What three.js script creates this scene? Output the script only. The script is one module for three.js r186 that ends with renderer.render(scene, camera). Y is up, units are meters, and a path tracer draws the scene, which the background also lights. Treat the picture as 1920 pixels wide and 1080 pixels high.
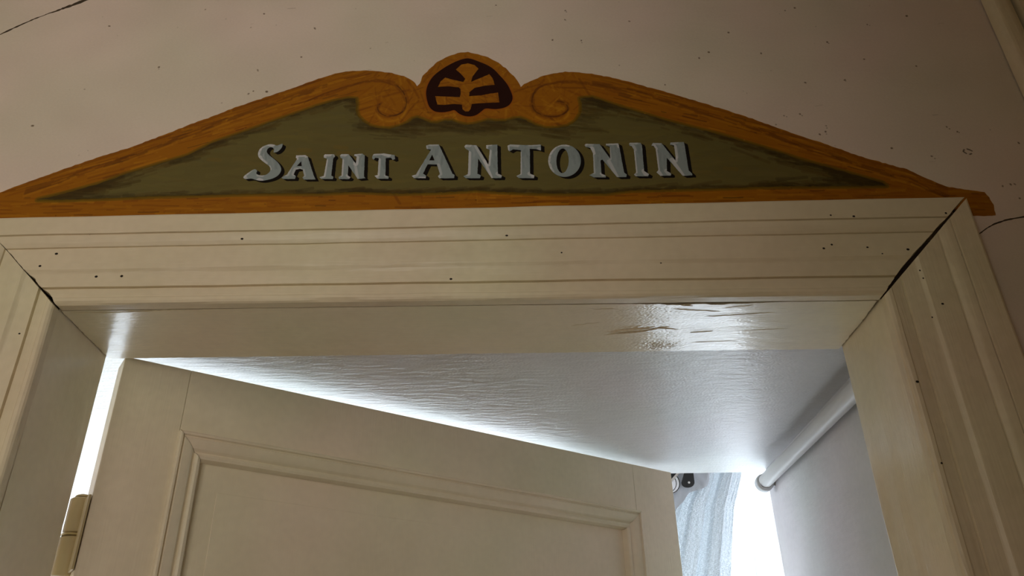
import * as THREE from 'three';
import { mergeGeometries, mergeVertices, toCreasedNormals } from 'three/addons/utils/BufferGeometryUtils.js';
import { RoundedBoxGeometry } from 'three/addons/geometries/RoundedBoxGeometry.js';
import { RectAreaLightUniformsLib } from 'three/addons/lights/RectAreaLightUniformsLib.js';
import { createNoise2D } from 'simplex-noise';

// ---------------------------------------------------------------- camera, sky, daylight, exposure
const Y0 = 2.0;                                   // height of the door head's underside; the casing's face is z = 0
const scene = new THREE.Scene();
const camera = new THREE.PerspectiveCamera(39.058, 1920 / 1080, 0.05, 60);
camera.position.set(0.0297, Y0 - 0.3984, 0.7235);
camera.rotation.set(0.5198, -0.015, -0.020, 'YXZ');
scene.background = new THREE.Color(0.80, 0.90, 1.0);
RectAreaLightUniformsLib.init();
function daylight(color, intensity, w, h, at, to) {
  const l = new THREE.RectAreaLight(color, intensity, w, h);
  l.position.set(...at); l.lookAt(...to); scene.add(l);
  return l;
}
daylight(new THREE.Color(0.90, 0.955, 1.0), 11.2, 2.10, 1.30, [0.0, 1.56, -1.44], [0.0, 1.56, 0]).name = 'bedroom_window_daylight';
daylight(new THREE.Color(1.0, 0.90, 0.77), 3.0, 0.70, 0.90, [-0.40, 1.85, 1.49], [-0.40, 1.85, 0]).name = 'hall_window_daylight';

const renderer = new THREE.WebGLRenderer({ antialias: true });
renderer.toneMapping = THREE.LinearToneMapping;
renderer.toneMappingExposure = 1.0;
renderer.shadowMap.enabled = true;

// ---------------------------------------------------------------- helpers
let seed = 7;
const rnd = () => { seed = (seed * 1664525 + 1013904223) >>> 0; return seed / 4294967296; };
const noise2 = createNoise2D(rnd);
const lerp = (a, b, t) => a + (b - a) * t;
const clamp = (v, a, b) => Math.min(b, Math.max(a, v));
const sm = (a, b, v) => { const t = clamp((v - a) / (b - a), 0, 1); return t * t * (3 - 2 * t); };
const bell = (v, c, s) => Math.exp(-(((v - c) / s) ** 2));
const D = (list) => list.map(([x, y]) => [x / 1e4, Y0 + y / 1e4]);          // tenths of a millimetre from the middle of the door head
function mesh(name, geometry, material, parent = scene) {
  const m = new THREE.Mesh(geometry, material);
  m.name = name; m.castShadow = true; m.receiveShadow = true; parent.add(m);
  return m;
}
function group(name, label, category, parent = scene, kind) {
  const g = new THREE.Group(); g.name = name; parent.add(g);
  if (label) g.userData.label = label;
  if (category) g.userData.category = category;
  if (kind) g.userData.kind = kind;
  return g;
}
function tag(o, label, category, kind) { o.userData.label = label; o.userData.category = category; if (kind) o.userData.kind = kind; return o; }
const box = (x0, x1, y0, y1, z0, z1) => { const g = new THREE.BoxGeometry(x1 - x0, y1 - y0, z1 - z0); g.translate((x0 + x1) / 2, (y0 + y1) / 2, (z0 + z1) / 2); boxUV(g); return g; };
function boxUV(g) {                                                          // uv in metres, by the way each face points
  const p = g.attributes.position, n = g.attributes.normal, uv = g.attributes.uv;
  for (let i = 0; i < p.count; i++) {
    const ax = Math.abs(n.getX(i)), ay = Math.abs(n.getY(i)), az = Math.abs(n.getZ(i));
    if (ax >= ay && ax >= az) uv.setXY(i, p.getZ(i), p.getY(i));
    else if (ay >= az) uv.setXY(i, p.getX(i), p.getZ(i));
    else uv.setXY(i, p.getX(i), p.getY(i));
  }
}
function grid(nu, nv, at, uvAt) {                                            // a sheet of nu x nv cells; at(i / nu, j / nv) gives a point
  const pos = [], uv = [], idx = [];
  for (let j = 0; j <= nv; j++) for (let i = 0; i <= nu; i++) { pos.push(...at(i / nu, j / nv)); uv.push(...uvAt(i / nu, j / nv)); }
  for (let j = 0; j < nv; j++) for (let i = 0; i < nu; i++) { const a = j * (nu + 1) + i, b = a + 1, c = a + nu + 1, d = c + 1; idx.push(a, b, d, a, d, c); }
  const g = new THREE.BufferGeometry();
  g.setAttribute('position', new THREE.Float32BufferAttribute(pos, 3));
  g.setAttribute('uv', new THREE.Float32BufferAttribute(uv, 2));
  g.setIndex(idx); g.computeVertexNormals();
  return g;
}
function dataTexture(n, m, f, repeat, srgb) {
  const d = new Uint8Array(n * m * 4);
  for (let j = 0; j < m; j++) for (let i = 0; i < n; i++) { const c = f(i, j), k = (j * n + i) * 4; d[k] = c[0]; d[k + 1] = c[1]; d[k + 2] = c[2]; d[k + 3] = 255; }
  const t = new THREE.DataTexture(d, n, m, THREE.RGBAFormat);
  t.wrapS = t.wrapT = THREE.RepeatWrapping; t.magFilter = THREE.LinearFilter; t.minFilter = THREE.LinearMipmapLinearFilter; t.generateMipmaps = true;
  t.repeat.set(...repeat); if (srgb) t.colorSpace = THREE.SRGBColorSpace; t.needsUpdate = true;
  return t;
}
// noise that closes on itself over n x m pixels
const loopNoise = (i, j, n, m, fx, fy, o) => {
  const u = i / n, v = j / m, a = noise2(u * fx + o, v * fy + o), b = noise2((u - 1) * fx + o, v * fy + o), c = noise2(u * fx + o, (v - 1) * fy + o), d = noise2((u - 1) * fx + o, (v - 1) * fy + o);
  return lerp(lerp(a, b, u), lerp(c, d, u), v);
};
const gray = (v) => { const g = clamp(v, 0, 255); return [g, g, g]; };

// ---------------------------------------------------------------- materials
const strokesAlongU = dataTexture(512, 512, (i, j) => gray(128 + 50 * loopNoise(i, j, 512, 512, 4, 130, 3) + 38 * loopNoise(i, j, 512, 512, 10, 60, 9) + 34 * loopNoise(i, j, 512, 512, 14, 14, 21)), [3, 3]);
const strokesAlongV = dataTexture(512, 512, (i, j) => gray(128 + 50 * loopNoise(j, i, 512, 512, 4, 130, 5) + 38 * loopNoise(j, i, 512, 512, 10, 60, 11) + 34 * loopNoise(i, j, 512, 512, 14, 14, 25)), [3, 3]);
const plasterBump = dataTexture(512, 512, (i, j) => gray(128 + 48 * loopNoise(i, j, 512, 512, 8, 34, 31) + 34 * loopNoise(i, j, 512, 512, 60, 110, 37) + 44 * loopNoise(i, j, 512, 512, 6, 6, 41)), [3, 3]);
// old cream paint: small shifts of tone in patches, no light in it
const creamTone = (o, r, g, b) => dataTexture(512, 512, (i, j) => {
  const a = loopNoise(i, j, 512, 512, 5, 5, o), c = loopNoise(i, j, 512, 512, 17, 17, o + 7), f = loopNoise(i, j, 512, 512, 70, 70, o + 13);
  const pink = 6 * loopNoise(i, j, 512, 512, 4, 4, o + 19);
  const v = 5 * a + 3 * c + 3 * f;
  return [clamp(r + v + pink, 0, 255), clamp(g + v, 0, 255), clamp(b + v + pink * 0.7, 0, 255)];
}, [1, 1], true);
const M = {};
M.wall = new THREE.MeshPhysicalMaterial({ specularIntensity: 0.5, map: null, bumpMap: plasterBump, bumpScale: 0.0006, roughness: 0.62 });
M.cream = new THREE.MeshStandardMaterial({ map: creamTone(50, 224, 211, 180), bumpMap: strokesAlongU, bumpScale: 0.0004, roughness: 0.42 });
M.creamUp = new THREE.MeshStandardMaterial({ map: M.cream.map, bumpMap: strokesAlongV, bumpScale: 0.0004, roughness: 0.40 });
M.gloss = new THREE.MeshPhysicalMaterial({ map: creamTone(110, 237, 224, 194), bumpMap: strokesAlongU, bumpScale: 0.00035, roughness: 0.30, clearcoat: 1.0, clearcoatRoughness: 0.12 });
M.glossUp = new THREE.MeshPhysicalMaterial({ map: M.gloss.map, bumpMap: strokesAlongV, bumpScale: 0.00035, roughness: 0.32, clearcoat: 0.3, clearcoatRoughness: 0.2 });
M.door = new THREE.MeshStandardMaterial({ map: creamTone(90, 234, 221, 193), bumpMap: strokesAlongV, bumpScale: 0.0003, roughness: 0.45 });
M.timber = new THREE.MeshStandardMaterial({ color: 0x77593c, roughness: 0.95 });
M.white = new THREE.MeshStandardMaterial({ map: creamTone(130, 226, 226, 226), bumpMap: plasterBump, bumpScale: 0.0016, roughness: 0.34 });
M.whiteWall = new THREE.MeshStandardMaterial({ map: creamTone(150, 224, 222, 224), bumpMap: plasterBump, bumpScale: 0.0004, roughness: 0.6 });
M.pipe = new THREE.MeshStandardMaterial({ color: 0xdcdcdc, roughness: 0.4 });
M.pipeEnd = new THREE.MeshStandardMaterial({ color: 0xcfd2d5, roughness: 0.5 });
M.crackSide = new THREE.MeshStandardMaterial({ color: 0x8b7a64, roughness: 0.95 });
M.speck = new THREE.MeshStandardMaterial({ color: 0x1c130b, roughness: 0.9 });
M.floor = new THREE.MeshStandardMaterial({ color: 0xb8a07c, roughness: 0.6 });
M.panelling = new THREE.MeshStandardMaterial({ color: 0x937850, roughness: 0.7 });
M.paleFloor = new THREE.MeshStandardMaterial({ color: 0xc9b496, roughness: 0.5 });
M.glass = new THREE.MeshPhysicalMaterial({ color: 0xffffff, transmission: 1, roughness: 0.02, thickness: 0, ior: 1.5 });
M.hinge = new THREE.MeshStandardMaterial({ color: 0xb9a67c, roughness: 0.38 });
M.brass = new THREE.MeshStandardMaterial({ color: 0xcbb98c, roughness: 0.3, metalness: 0.4 });
M.black = new THREE.MeshStandardMaterial({ color: 0x0c0d0f, roughness: 0.6 });
M.rivet = new THREE.MeshStandardMaterial({ color: 0xd9d9d6, roughness: 0.3, metalness: 0.5 });

// ---------------------------------------------------------------- outlines of the painted sign, cracks and specks
const OUTER = [[-5552,1243],[-5545,1350],[-5429,1450],[-5277,1530],[-4996,1687],[-4756,1797],[-4436,1960],[-3993,2149],[-3563,2366],[-3361,2486],[-3119,2606],[-2858,2752],[-2500,2917],[-2196,3060],[-2025,3145],[-1908,3205],[-1795,3252],[-1669,3302],[-1540,3327],[-1331,3331],[-1180,3320],[-1014,3287],[-868,3236],[-780,3173],[-726,3120],[-694,3070],[-667,3113],[-633,3245],[-558,3348],[-463,3467],[-333,3563],[-214,3617],[-87,3633],[46,3590],[166,3539],[298,3450],[409,3318],[479,3220],[536,3113],[567,3043],[607,3086],[706,3146],[839,3215],[972,3258],[1118,3283],[1282,3272],[1444,3243],[1657,3187],[1848,3123],[2367,2916],[2959,2661],[3300,2498],[3749,2263],[4075,2110],[4508,1892],[4944,1722],[5180,1557],[5321,1473],[5561,1425],[5736,1385],[5764,1319],[5783,1209],[5760,1069],[5435,1062],[5351,1121],[4191,1108],[1827,1070],[-511,1046],[-2828,1029],[-5125,1012],[-5481,1017]];
const FIELD = [[-4824,1427],[-4492,1532],[-4198,1639],[-3951,1763],[-3618,1896],[-3279,2030],[-3023,2215],[-2636,2395],[-2266,2578],[-2086,2659],[-1888,2757],[-1679,2839],[-1517,2879],[-1426,2870],[-1412,2776],[-1412,2692],[-1386,2600],[-1317,2517],[-1230,2442],[-1121,2408],[-996,2398],[-885,2429],[-781,2485],[-721,2550],[-677,2566],[-607,2532],[-517,2482],[-435,2480],[-341,2512],[-266,2511],[-183,2469],[-76,2443],[-26,2451],[81,2482],[163,2514],[258,2500],[371,2499],[467,2535],[543,2542],[605,2508],[710,2433],[834,2382],[966,2381],[1106,2411],[1204,2484],[1275,2607],[1289,2733],[1276,2844],[1419,2859],[1543,2798],[1729,2711],[2315,2461],[2899,2250],[3349,2060],[3789,1859],[4226,1691],[4610,1535],[4648,1493],[3946,1494],[3253,1501],[3016,1489],[2287,1477],[1764,1469],[1461,1429],[769,1438],[268,1467],[29,1493],[-329,1468],[-823,1460],[-1318,1489],[-1715,1472],[-2351,1481],[-3000,1467],[-3531,1460],[-4075,1438],[-4600,1424]];
const MEDAL = [[-86,3523],[-218,3479],[-374,3368],[-502,3232],[-563,3100],[-584,2970],[-566,2825],[-531,2723],[-472,2663],[-376,2645],[-294,2661],[-237,2677],[-185,2626],[-122,2588],[-46,2577],[24,2599],[87,2656],[132,2697],[240,2688],[342,2703],[419,2753],[460,2854],[436,2984],[392,3097],[309,3231],[212,3361],[53,3467]];
const EMBLEM = [[-229,3333],[-164,3415],[-82,3437],[1,3404],[50,3345],[-23,3219],[-43,3125],[67,3185],[181,3250],[222,3183],[246,3073],[132,3063],[3,3028],[-61,2957],[-64,2893],[84,2906],[197,2933],[285,2947],[300,2792],[132,2784],[-31,2771],[-43,2691],[-67,2654],[-106,2654],[-139,2686],[-148,2760],[-236,2774],[-363,2759],[-443,2764],[-471,2898],[-318,2890],[-176,2879],[-164,2937],[-170,3013],[-192,3039],[-322,3058],[-443,3049],[-413,3136],[-357,3201],[-242,3156],[-136,3126],[-112,3176],[-162,3254]];
const CRACK_A = [[-6217,3828],[-6104,3939],[-6006,4013],[-5870,4126],[-5731,4230],[-5630,4306],[-5559,4345],[-5490,4393],[-5411,4431],[-5334,4480],[-5232,4538],[-5114,4617],[-4995,4696],[-4844,4796]];
const CRACK_B = [[5357,741],[5457,802],[5535,849],[5625,911],[5717,959],[5850,1007],[5977,1033],[6166,1066]];
const WALL_SPECKS = [[-4662,4150],[-2723,4351],[-2043,4080],[-5183,2501],[-3890,3425],[-2157,3576],[-2670,3365],[-2673,3014],[-2511,3003],[-2725,2972],[1157,4198],[983,3835],[1347,3821],[1612,2772],[2324,3056],[4031,4331],[4046,3069],[4460,3756],[5482,3328],[4859,3454],[4540,3107],[3687,2543],[3883,2566],[4157,2380],[4132,2291],[4055,2251],[4850,2033],[5283,1909],[5582,2345],[5687,2270],[5969,1471],[6067,1493],[6112,1499],[6106,1299],[3588,3570],[2934,3597],[2800,3497],[582,2853],[273,4475],[1172,4365],[-3492,4439],[1986,4159],[3234,3941],[5043,4064],[4166,4380],[5593,4214],[6356,2092]];
const SCRIBBLE = [[5669,1974],[5691,2006],[5718,2013],[5750,1997],[5781,1973],[5782,1957],[5744,1934],[5711,1927]];
const SCROLL_L = [[-2011,2843],[-1738,2994],[-1489,3095],[-1235,3161],[-1005,3124],[-868,2983],[-814,2785],[-870,2643],[-994,2595],[-1104,2630],[-1154,2722],[-1133,2789]];
const SCROLL_R = [[1870,2862],[1560,3030],[1272,3104],[1011,3107],[780,3023],[697,2851],[723,2656],[860,2571],[1019,2577],[1119,2676],[1080,2778],[997,2805]];
const HEAD_SPECKS = [[-2406,726],[-4312,588],[-4442,441],[-4437,145],[359,734],[928,527],[4056,908],[3813,925],[5051,935],[3769,586],[3676,541],[4137,548],[4556,516],[4275,467],[1955,402],[-220,247],[-3854,325],[-3595,327],[-4003,789]];
const LEG_SPECKS = [[5074,423],[4737,-136],[4607,-273],[4265,-970],[4274,-1769],[4631,171],[4624,267],[-4456,-317]];
const LETTERS = [
  ["s",[[-2218,2182],[-2221,2123],[-2264,2065],[-2304,2059],[-2304,2098],[-2324,2128],[-2360,2132],[-2383,2099],[-2381,2060],[-2339,2007],[-2281,1955],[-2222,1890],[-2189,1825],[-2188,1775],[-2212,1725],[-2257,1688],[-2324,1663],[-2392,1652],[-2454,1665],[-2506,1685],[-2576,1679],[-2599,1705],[-2557,1761],[-2485,1817],[-2456,1791],[-2462,1759],[-2433,1734],[-2382,1727],[-2344,1739],[-2313,1776],[-2308,1814],[-2329,1859],[-2375,1898],[-2432,1950],[-2469,1996],[-2481,2048],[-2469,2107],[-2429,2152],[-2361,2178],[-2308,2170],[-2281,2157],[-2257,2166]],[]],
  ["a",[[-2039,2010],[-1932,2012],[-1904,1989],[-1810,1719],[-1784,1662],[-1914,1664],[-1932,1689],[-1915,1714],[-1940,1803],[-1976,1816],[-2020,1804],[-2037,1735],[-2009,1709],[-2015,1672],[-2150,1674],[-2168,1693],[-2141,1717],[-2113,1736],[-2023,1958],[-2040,1977]],[[-1973,1925],[-1958,1854],[-2016,1855]]],
  ["i",[[-1722,2002],[-1709,2022],[-1607,2021],[-1594,1991],[-1611,1959],[-1611,1716],[-1585,1697],[-1589,1666],[-1715,1668],[-1742,1693],[-1694,1711],[-1682,1960],[-1719,1973]],[]],
  ["n",[[-1539,2003],[-1520,2022],[-1438,2019],[-1346,1878],[-1344,1981],[-1375,1994],[-1372,2018],[-1281,2026],[-1253,1999],[-1241,1699],[-1224,1671],[-1309,1665],[-1430,1860],[-1426,1714],[-1391,1691],[-1404,1663],[-1519,1665],[-1527,1693],[-1494,1715],[-1504,1955],[-1531,1971]],[]],
  ["t",[[-1166,1985],[-1152,2018],[-1035,2025],[-911,1999],[-903,1943],[-928,1930],[-950,1963],[-1011,1957],[-999,1708],[-960,1693],[-963,1661],[-1089,1663],[-1121,1704],[-1087,1716],[-1090,1958],[-1129,1965],[-1147,1937],[-1163,1953]],[]],
  ["a",[[-554,2134],[-518,2149],[-407,2148],[-242,1723],[-217,1704],[-221,1660],[-387,1660],[-407,1688],[-383,1719],[-422,1859],[-529,1861],[-575,1728],[-538,1696],[-542,1664],[-678,1666],[-699,1698],[-655,1716],[-495,2074],[-547,2088]],[[-480,2002],[-449,1915],[-512,1916]]],
  ["n",[[-111,2115],[-96,2141],[28,2133],[166,1845],[183,2065],[141,2085],[142,2132],[270,2139],[272,1716],[317,1691],[312,1653],[201,1654],[49,1937],[40,1720],[80,1694],[70,1656],[-90,1658],[-116,1684],[-66,1715],[-59,2055],[-95,2082]],[]],
  ["t",[[389,2122],[420,2137],[647,2125],[776,2132],[773,2044],[727,2065],[645,2072],[637,1711],[685,1686],[679,1648],[508,1650],[483,1682],[529,1707],[542,2054],[455,2068],[408,2036],[393,2062]],[]],
  ["o",[[1225,1889],[1216,1833],[1197,1781],[1169,1736],[1133,1700],[1093,1675],[1049,1662],[1004,1663],[962,1677],[924,1703],[892,1740],[868,1786],[855,1838],[851,1894],[859,1950],[877,2003],[905,2049],[940,2087],[982,2113],[1027,2126],[1072,2125],[1116,2111],[1155,2084],[1186,2045],[1209,1998],[1222,1945]],[[1087,1888],[1078,1827],[1061,1774],[1040,1735],[1015,1715],[991,1716],[969,1739],[953,1779],[944,1834],[944,1895],[953,1957],[969,2011],[991,2051],[1016,2072],[1041,2070],[1063,2047],[1079,2005],[1087,1950]]],
  ["n",[[1281,2117],[1298,2136],[1458,2130],[1565,1910],[1574,2093],[1529,2107],[1531,2133],[1676,2138],[1682,2085],[1707,1710],[1735,1684],[1727,1649],[1621,1650],[1473,1905],[1451,1892],[1448,1701],[1496,1675],[1494,1647],[1358,1649],[1310,1680],[1363,1714],[1372,1997],[1346,2076],[1295,2090]],[]],
  ["i",[[1800,2130],[1811,2145],[1936,2144],[1948,2108],[1937,1732],[1988,1687],[1974,1656],[1833,1658],[1815,1683],[1844,1714],[1849,2043],[1828,2096],[1802,2103]],[]],
  ["n",[[2055,2100],[2080,2139],[2178,2134],[2311,1874],[2320,1932],[2320,2103],[2274,2110],[2283,2143],[2439,2148],[2444,2101],[2444,1732],[2479,1687],[2476,1662],[2369,1657],[2216,1921],[2195,1729],[2241,1690],[2233,1662],[2116,1660],[2076,1711],[2100,1743],[2102,2053],[2081,2099]],[]]];

// ---------------------------------------------------------------- the hall: front wall with the cracked plaster
const WZ = -0.012;                                                          // face of the plaster
const wallFront = group('wall_front', 'cream plastered hall wall around the panelled door', 'wall', scene, 'structure');
{
  // dirt specks, a ring-shaped scar and the tone of the paint, in metres on the wall
  const W = 2048, H = 1024, x0 = -0.78, x1 = 0.78, yTop = Y0 + 0.80, S = W / (x1 - x0);
  const c = document.createElement('canvas'); c.width = W; c.height = H;
  const g = c.getContext('2d');
  const im = g.createImageData(W, H);
  for (let j = 0; j < H; j++) for (let i = 0; i < W; i++) {
    const k = (j * W + i) * 4, a = noise2(i / 420, j / 330), b = noise2(i / 130 + 9, j / 110), p = noise2(i / 260 + 40, j / 240 + 4), f = noise2(i / 6, j / 3.2 + 70);
    const v = 3.5 * a + 2.5 * b + 2 * f;
    im.data[k] = 226 + v + 4 * p; im.data[k + 1] = 211 + v; im.data[k + 2] = 194 + v + 3 * p; im.data[k + 3] = 255;
  }
  g.putImageData(im, 0, 0);
  const P = ([x, y]) => [(x - x0) * S, (yTop - y) * S];
  const dot = (x, y, r, col) => { g.fillStyle = col; g.beginPath(); g.ellipse(x, y, r * (0.8 + 0.5 * rnd()), r * (0.6 + 0.4 * rnd()), rnd() * 3, 0, 7); g.fill(); };
  for (const q of D(WALL_SPECKS)) { const [x, y] = P(q); dot(x, y, 1.2 + 0.8 * rnd(), 'rgba(84,66,46,0.75)'); if (rnd() < 0.4) dot(x + 4 * rnd(), y + 5 * rnd(), 1.0, 'rgba(90,75,55,0.7)'); }
  for (let i = 0; i < 130; i++) dot(rnd() * W, rnd() * H, 0.7 + 0.6 * rnd(), `rgba(110,92,70,${0.25 + 0.35 * rnd()})`);
  for (let i = 0; i < 40; i++) { const x = rnd() * W, y = rnd() * H, l = 4 + 10 * rnd(); g.strokeStyle = `rgba(130,112,88,${0.2 + 0.25 * rnd()})`; g.lineWidth = 1; g.beginPath(); g.moveTo(x, y); g.lineTo(x + l, y - l * (0.3 * rnd())); g.stroke(); }
  g.strokeStyle = 'rgba(50,38,26,0.8)'; g.lineWidth = 1.8; g.beginPath();
  D(SCRIBBLE).map(P).forEach(([x, y], i) => i ? g.lineTo(x, y) : g.moveTo(x, y)); g.closePath(); g.setLineDash([5, 4, 9, 6]); g.stroke(); g.setLineDash([]);
  const t = new THREE.CanvasTexture(c); t.colorSpace = THREE.SRGBColorSpace; t.wrapS = t.wrapT = THREE.MirroredRepeatWrapping;
  t.repeat.set(1 / (x1 - x0), S / H); t.offset.set(-x0 / (x1 - x0), 1 - yTop * S / H);
  M.wall.map = t;

  // the plaster coat is cut through where it has cracked
  const coat = new THREE.Shape([[-1.25, 0], [-0.49, 0], [-0.49, Y0 + 0.075], [0.50, Y0 + 0.075], [0.50, 0], [0.80, 0], [0.80, 2.75], [-1.25, 2.75]].map(([x, y]) => new THREE.Vector2(x, y)));
  const crack = (line, width) => {
    const fine = [];
    line.forEach(([x, y], i) => { if (i) { const [a, b] = line[i - 1]; for (let k = 1; k <= 4; k++) fine.push([lerp(a, x, k / 4), lerp(b, y, k / 4)]); } else fine.push([x, y]); });
    const up = [], down = [];
    fine.forEach(([x, y], i) => {
      const q = fine[Math.min(i + 1, fine.length - 1)], p = fine[Math.max(i - 1, 0)], l = Math.hypot(q[0] - p[0], q[1] - p[1]), nx = -(q[1] - p[1]) / l, ny = (q[0] - p[0]) / l;
      const w = width(i / (fine.length - 1)) * (0.6 + 0.8 * rnd()) / 2, o = 0.0003 * (rnd() - 0.5);
      up.push(new THREE.Vector2(x + nx * (w + o), y + ny * (w + o))); down.push(new THREE.Vector2(x - nx * (w - o), y - ny * (w - o)));
    });
    coat.holes.push(new THREE.Path([...up, ...down.reverse()]));
  };
  crack(D(CRACK_A), (t) => 0.0023 + 0.0026 * sm(0.55, 0.9, t) - 0.0010 * bell(t, 0.45, 0.06));
  crack(D(CRACK_B), (t) => 0.0011 + 0.0008 * t);
  const cg = new THREE.ExtrudeGeometry(coat, { depth: 0.0035, bevelEnabled: false }); cg.translate(0, 0, WZ - 0.0035);
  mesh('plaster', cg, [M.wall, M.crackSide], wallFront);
  // the timber and rubble behind the plaster, standing clear of the door opening, with a hollow behind the plaster
  const core = mergeGeometries([box(-1.25, -0.452, 0, 2.75, -0.124, -0.072), box(0.452, 0.80, 0, 2.75, -0.124, -0.072), box(-0.452, 0.452, Y0 + 0.032, 2.75, -0.124, -0.072)]);
  mesh('wall_core', core, M.timber, wallFront);
}
// side wall of the hall with the rounded batten in the corner, and the rest of the hall behind the camera
const wallRight = tag(mesh('wall_right', box(0.735, 0.83, 0, 2.75, WZ, 1.6), M.cream), 'cream side wall of the hall right of the door', 'wall', 'structure');
{
  // half-round section swept up the wall
  const sec = [[0, 0], [0, 0.009]]; for (let k = 1; k < 8; k++) sec.push([0.0145 - 0.0145 * Math.cos(Math.PI * k / 8), 0.009 + 0.0085 * Math.sin(Math.PI * k / 8)]); sec.push([0.029, 0.009], [0.029, 0]);
  const bat = grid(sec.length - 1, 24, (u, v) => { const p = sec[Math.round(u * (sec.length - 1))]; return [0.6635 + p[0] + 0.0006 * noise2(v * 9, 3), v * 2.75, WZ + 0.0012 + p[1]]; }, (u, v) => [u * 0.06, v * 2.75]);
  tag(mesh('trim_2', toCreasedNormals(bat, 0.6), M.creamUp), 'rounded cream batten running up the corner right of the door', 'trim', 'structure');
  tag(mesh('trim_3', box(0.6965, 0.7345, 0, 2.75, WZ + 0.0005, 0.008), M.creamUp), 'flat cream corner strip beside the rounded batten', 'trim', 'structure');
}
tag(mesh('wall_left', box(-1.35, -1.25, 0, 2.75, -0.124, 1.6), M.cream), 'cream wall of the hall left of the door', 'wall', 'structure');
{
  const BZ = 1.5, X0 = -0.80, X1 = 0.00, A = 1.35, B = 2.35, XM = (X0 + X1) / 2;
  const g = group('wall_behind', 'cream wall of the hall facing the door, with a window', 'wall', scene, 'structure');
  mesh('wall_panel', mergeGeometries([box(-1.25, X0, 0, 2.75, BZ, BZ + 0.1), box(X1, 0.83, 0, 2.75, BZ, BZ + 0.1), box(X0, X1, 0, A, BZ, BZ + 0.1), box(X0, X1, B, 2.75, BZ, BZ + 0.1)]), M.panelling, g);
  const w = group('window_2', 'white framed window lighting the hall', 'window', scene, 'structure');
  const f = (x0, x1, y0, y1) => box(x0, x1, y0, y1, BZ + 0.03, BZ + 0.07);
  mesh('window_frame', mergeGeometries([f(X0, X1, A, A + 0.05), f(X0, X1, B - 0.05, B), f(X0, X0 + 0.05, A + 0.05, B - 0.05), f(X1 - 0.05, X1, A + 0.05, B - 0.05), f(XM - 0.02, XM + 0.02, A + 0.05, B - 0.05)]), M.white, w);
  mesh('pane', box(X0 + 0.05, XM - 0.02, A + 0.05, B - 0.05, BZ + 0.048, BZ + 0.052), M.glass, w); mesh('pane', box(XM + 0.02, X1 - 0.05, A + 0.05, B - 0.05, BZ + 0.048, BZ + 0.052), M.glass, w);
}
tag(mesh('floor', box(-1.35, 1.4, -0.1, 0, -0.0705, 1.6), M.floor), 'brown boarded floor of the hall', 'floor', 'structure');
tag(mesh('floor_bedroom', box(-1.35, 1.4, -0.1, 0, -1.62, -0.0715), M.paleFloor), 'pale boarded floor of the bedroom', 'floor', 'structure');
// unseen partition added behind the viewpoint to shade the right of the door
tag(mesh('wall_added_partition', box(-0.02, 0.735, 0, 2.75, 0.82, 1.4995), M.panelling), 'brown partition added out of view to shade the right of the door', 'wall', 'structure');
tag(mesh('ceiling', box(-1.35, 0.83, 2.75, 2.85, -0.124, 1.6), M.white), 'white ceiling of the hall', 'ceiling', 'structure');

// ---------------------------------------------------------------- door frame: moulded casing and plain lining
const PROFILE = [[0, -0.007], [0, 0.003], [0.0012, 0.0052], [0.0035, 0.0066], [0.0068, 0.0066], [0.0082, 0.0056], [0.0085, 0.0044], [0.0125, 0.0040], [0.0175, 0.0028], [0.0205, 0.0016], [0.0209, 0.0003], [0.0217, 0.0003], [0.0221, 0.0042], [0.0300, 0.0048], [0.0378, 0.0050],
  [0.0390, 0.0056], [0.0420, 0.0078], [0.0432, 0.0080], [0.0560, 0.0082], [0.0680, 0.0080], [0.0684, 0.0066], [0.0693, 0.0066], [0.0698, 0.0086], [0.0740, 0.0112], [0.0780, 0.0124], [0.0826, 0.0126], [0.0830, 0.0108], [0.0839, 0.0108], [0.0845, 0.0132], [0.0950, 0.0134], [0.1060, 0.0132], [0.1083, 0.0118], [0.1090, 0.0090], [0.1090, WZ + 0.0005]];
const SL = 0.950, SR = 1.052;                                               // the head is a little deeper at its right end
const zOf = (w) => { for (let i = 1; i < PROFILE.length; i++) if (w <= PROFILE[i][0] && PROFILE[i][0] > PROFILE[i - 1][0]) return lerp(PROFILE[i - 1][1], PROFILE[i][1], (w - PROFILE[i - 1][0]) / (PROFILE[i][0] - PROFILE[i - 1][0])); return 0.013; };
const denser = [];                                                          // profile with extra points, so that the open mitres can be ragged
PROFILE.forEach((p, i) => { if (i) { const a = PROFILE[i - 1], n = Math.max(1, Math.ceil((p[0] - a[0]) / 0.003)); for (let k = 1; k <= n; k++) denser.push([lerp(a[0], p[0], k / n), lerp(a[1], p[1], k / n)]); } else denser.push(p); });
const gapL = (w) => 0.0003 + 0.0046 * bell(w, 0.012, 0.011) + 0.0030 * bell(w, 0.033, 0.006) + 0.0008 * bell(w, 0.06, 0.02);
const gapR = (w) => 0.0006 + 0.0058 * bell(w, 0.034, 0.022) + 0.0034 * bell(w, 0.070, 0.018) + 0.0012 * bell(w, 0.10, 0.012) + 0.0012 * bell(w, 0.008, 0.008);
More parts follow.
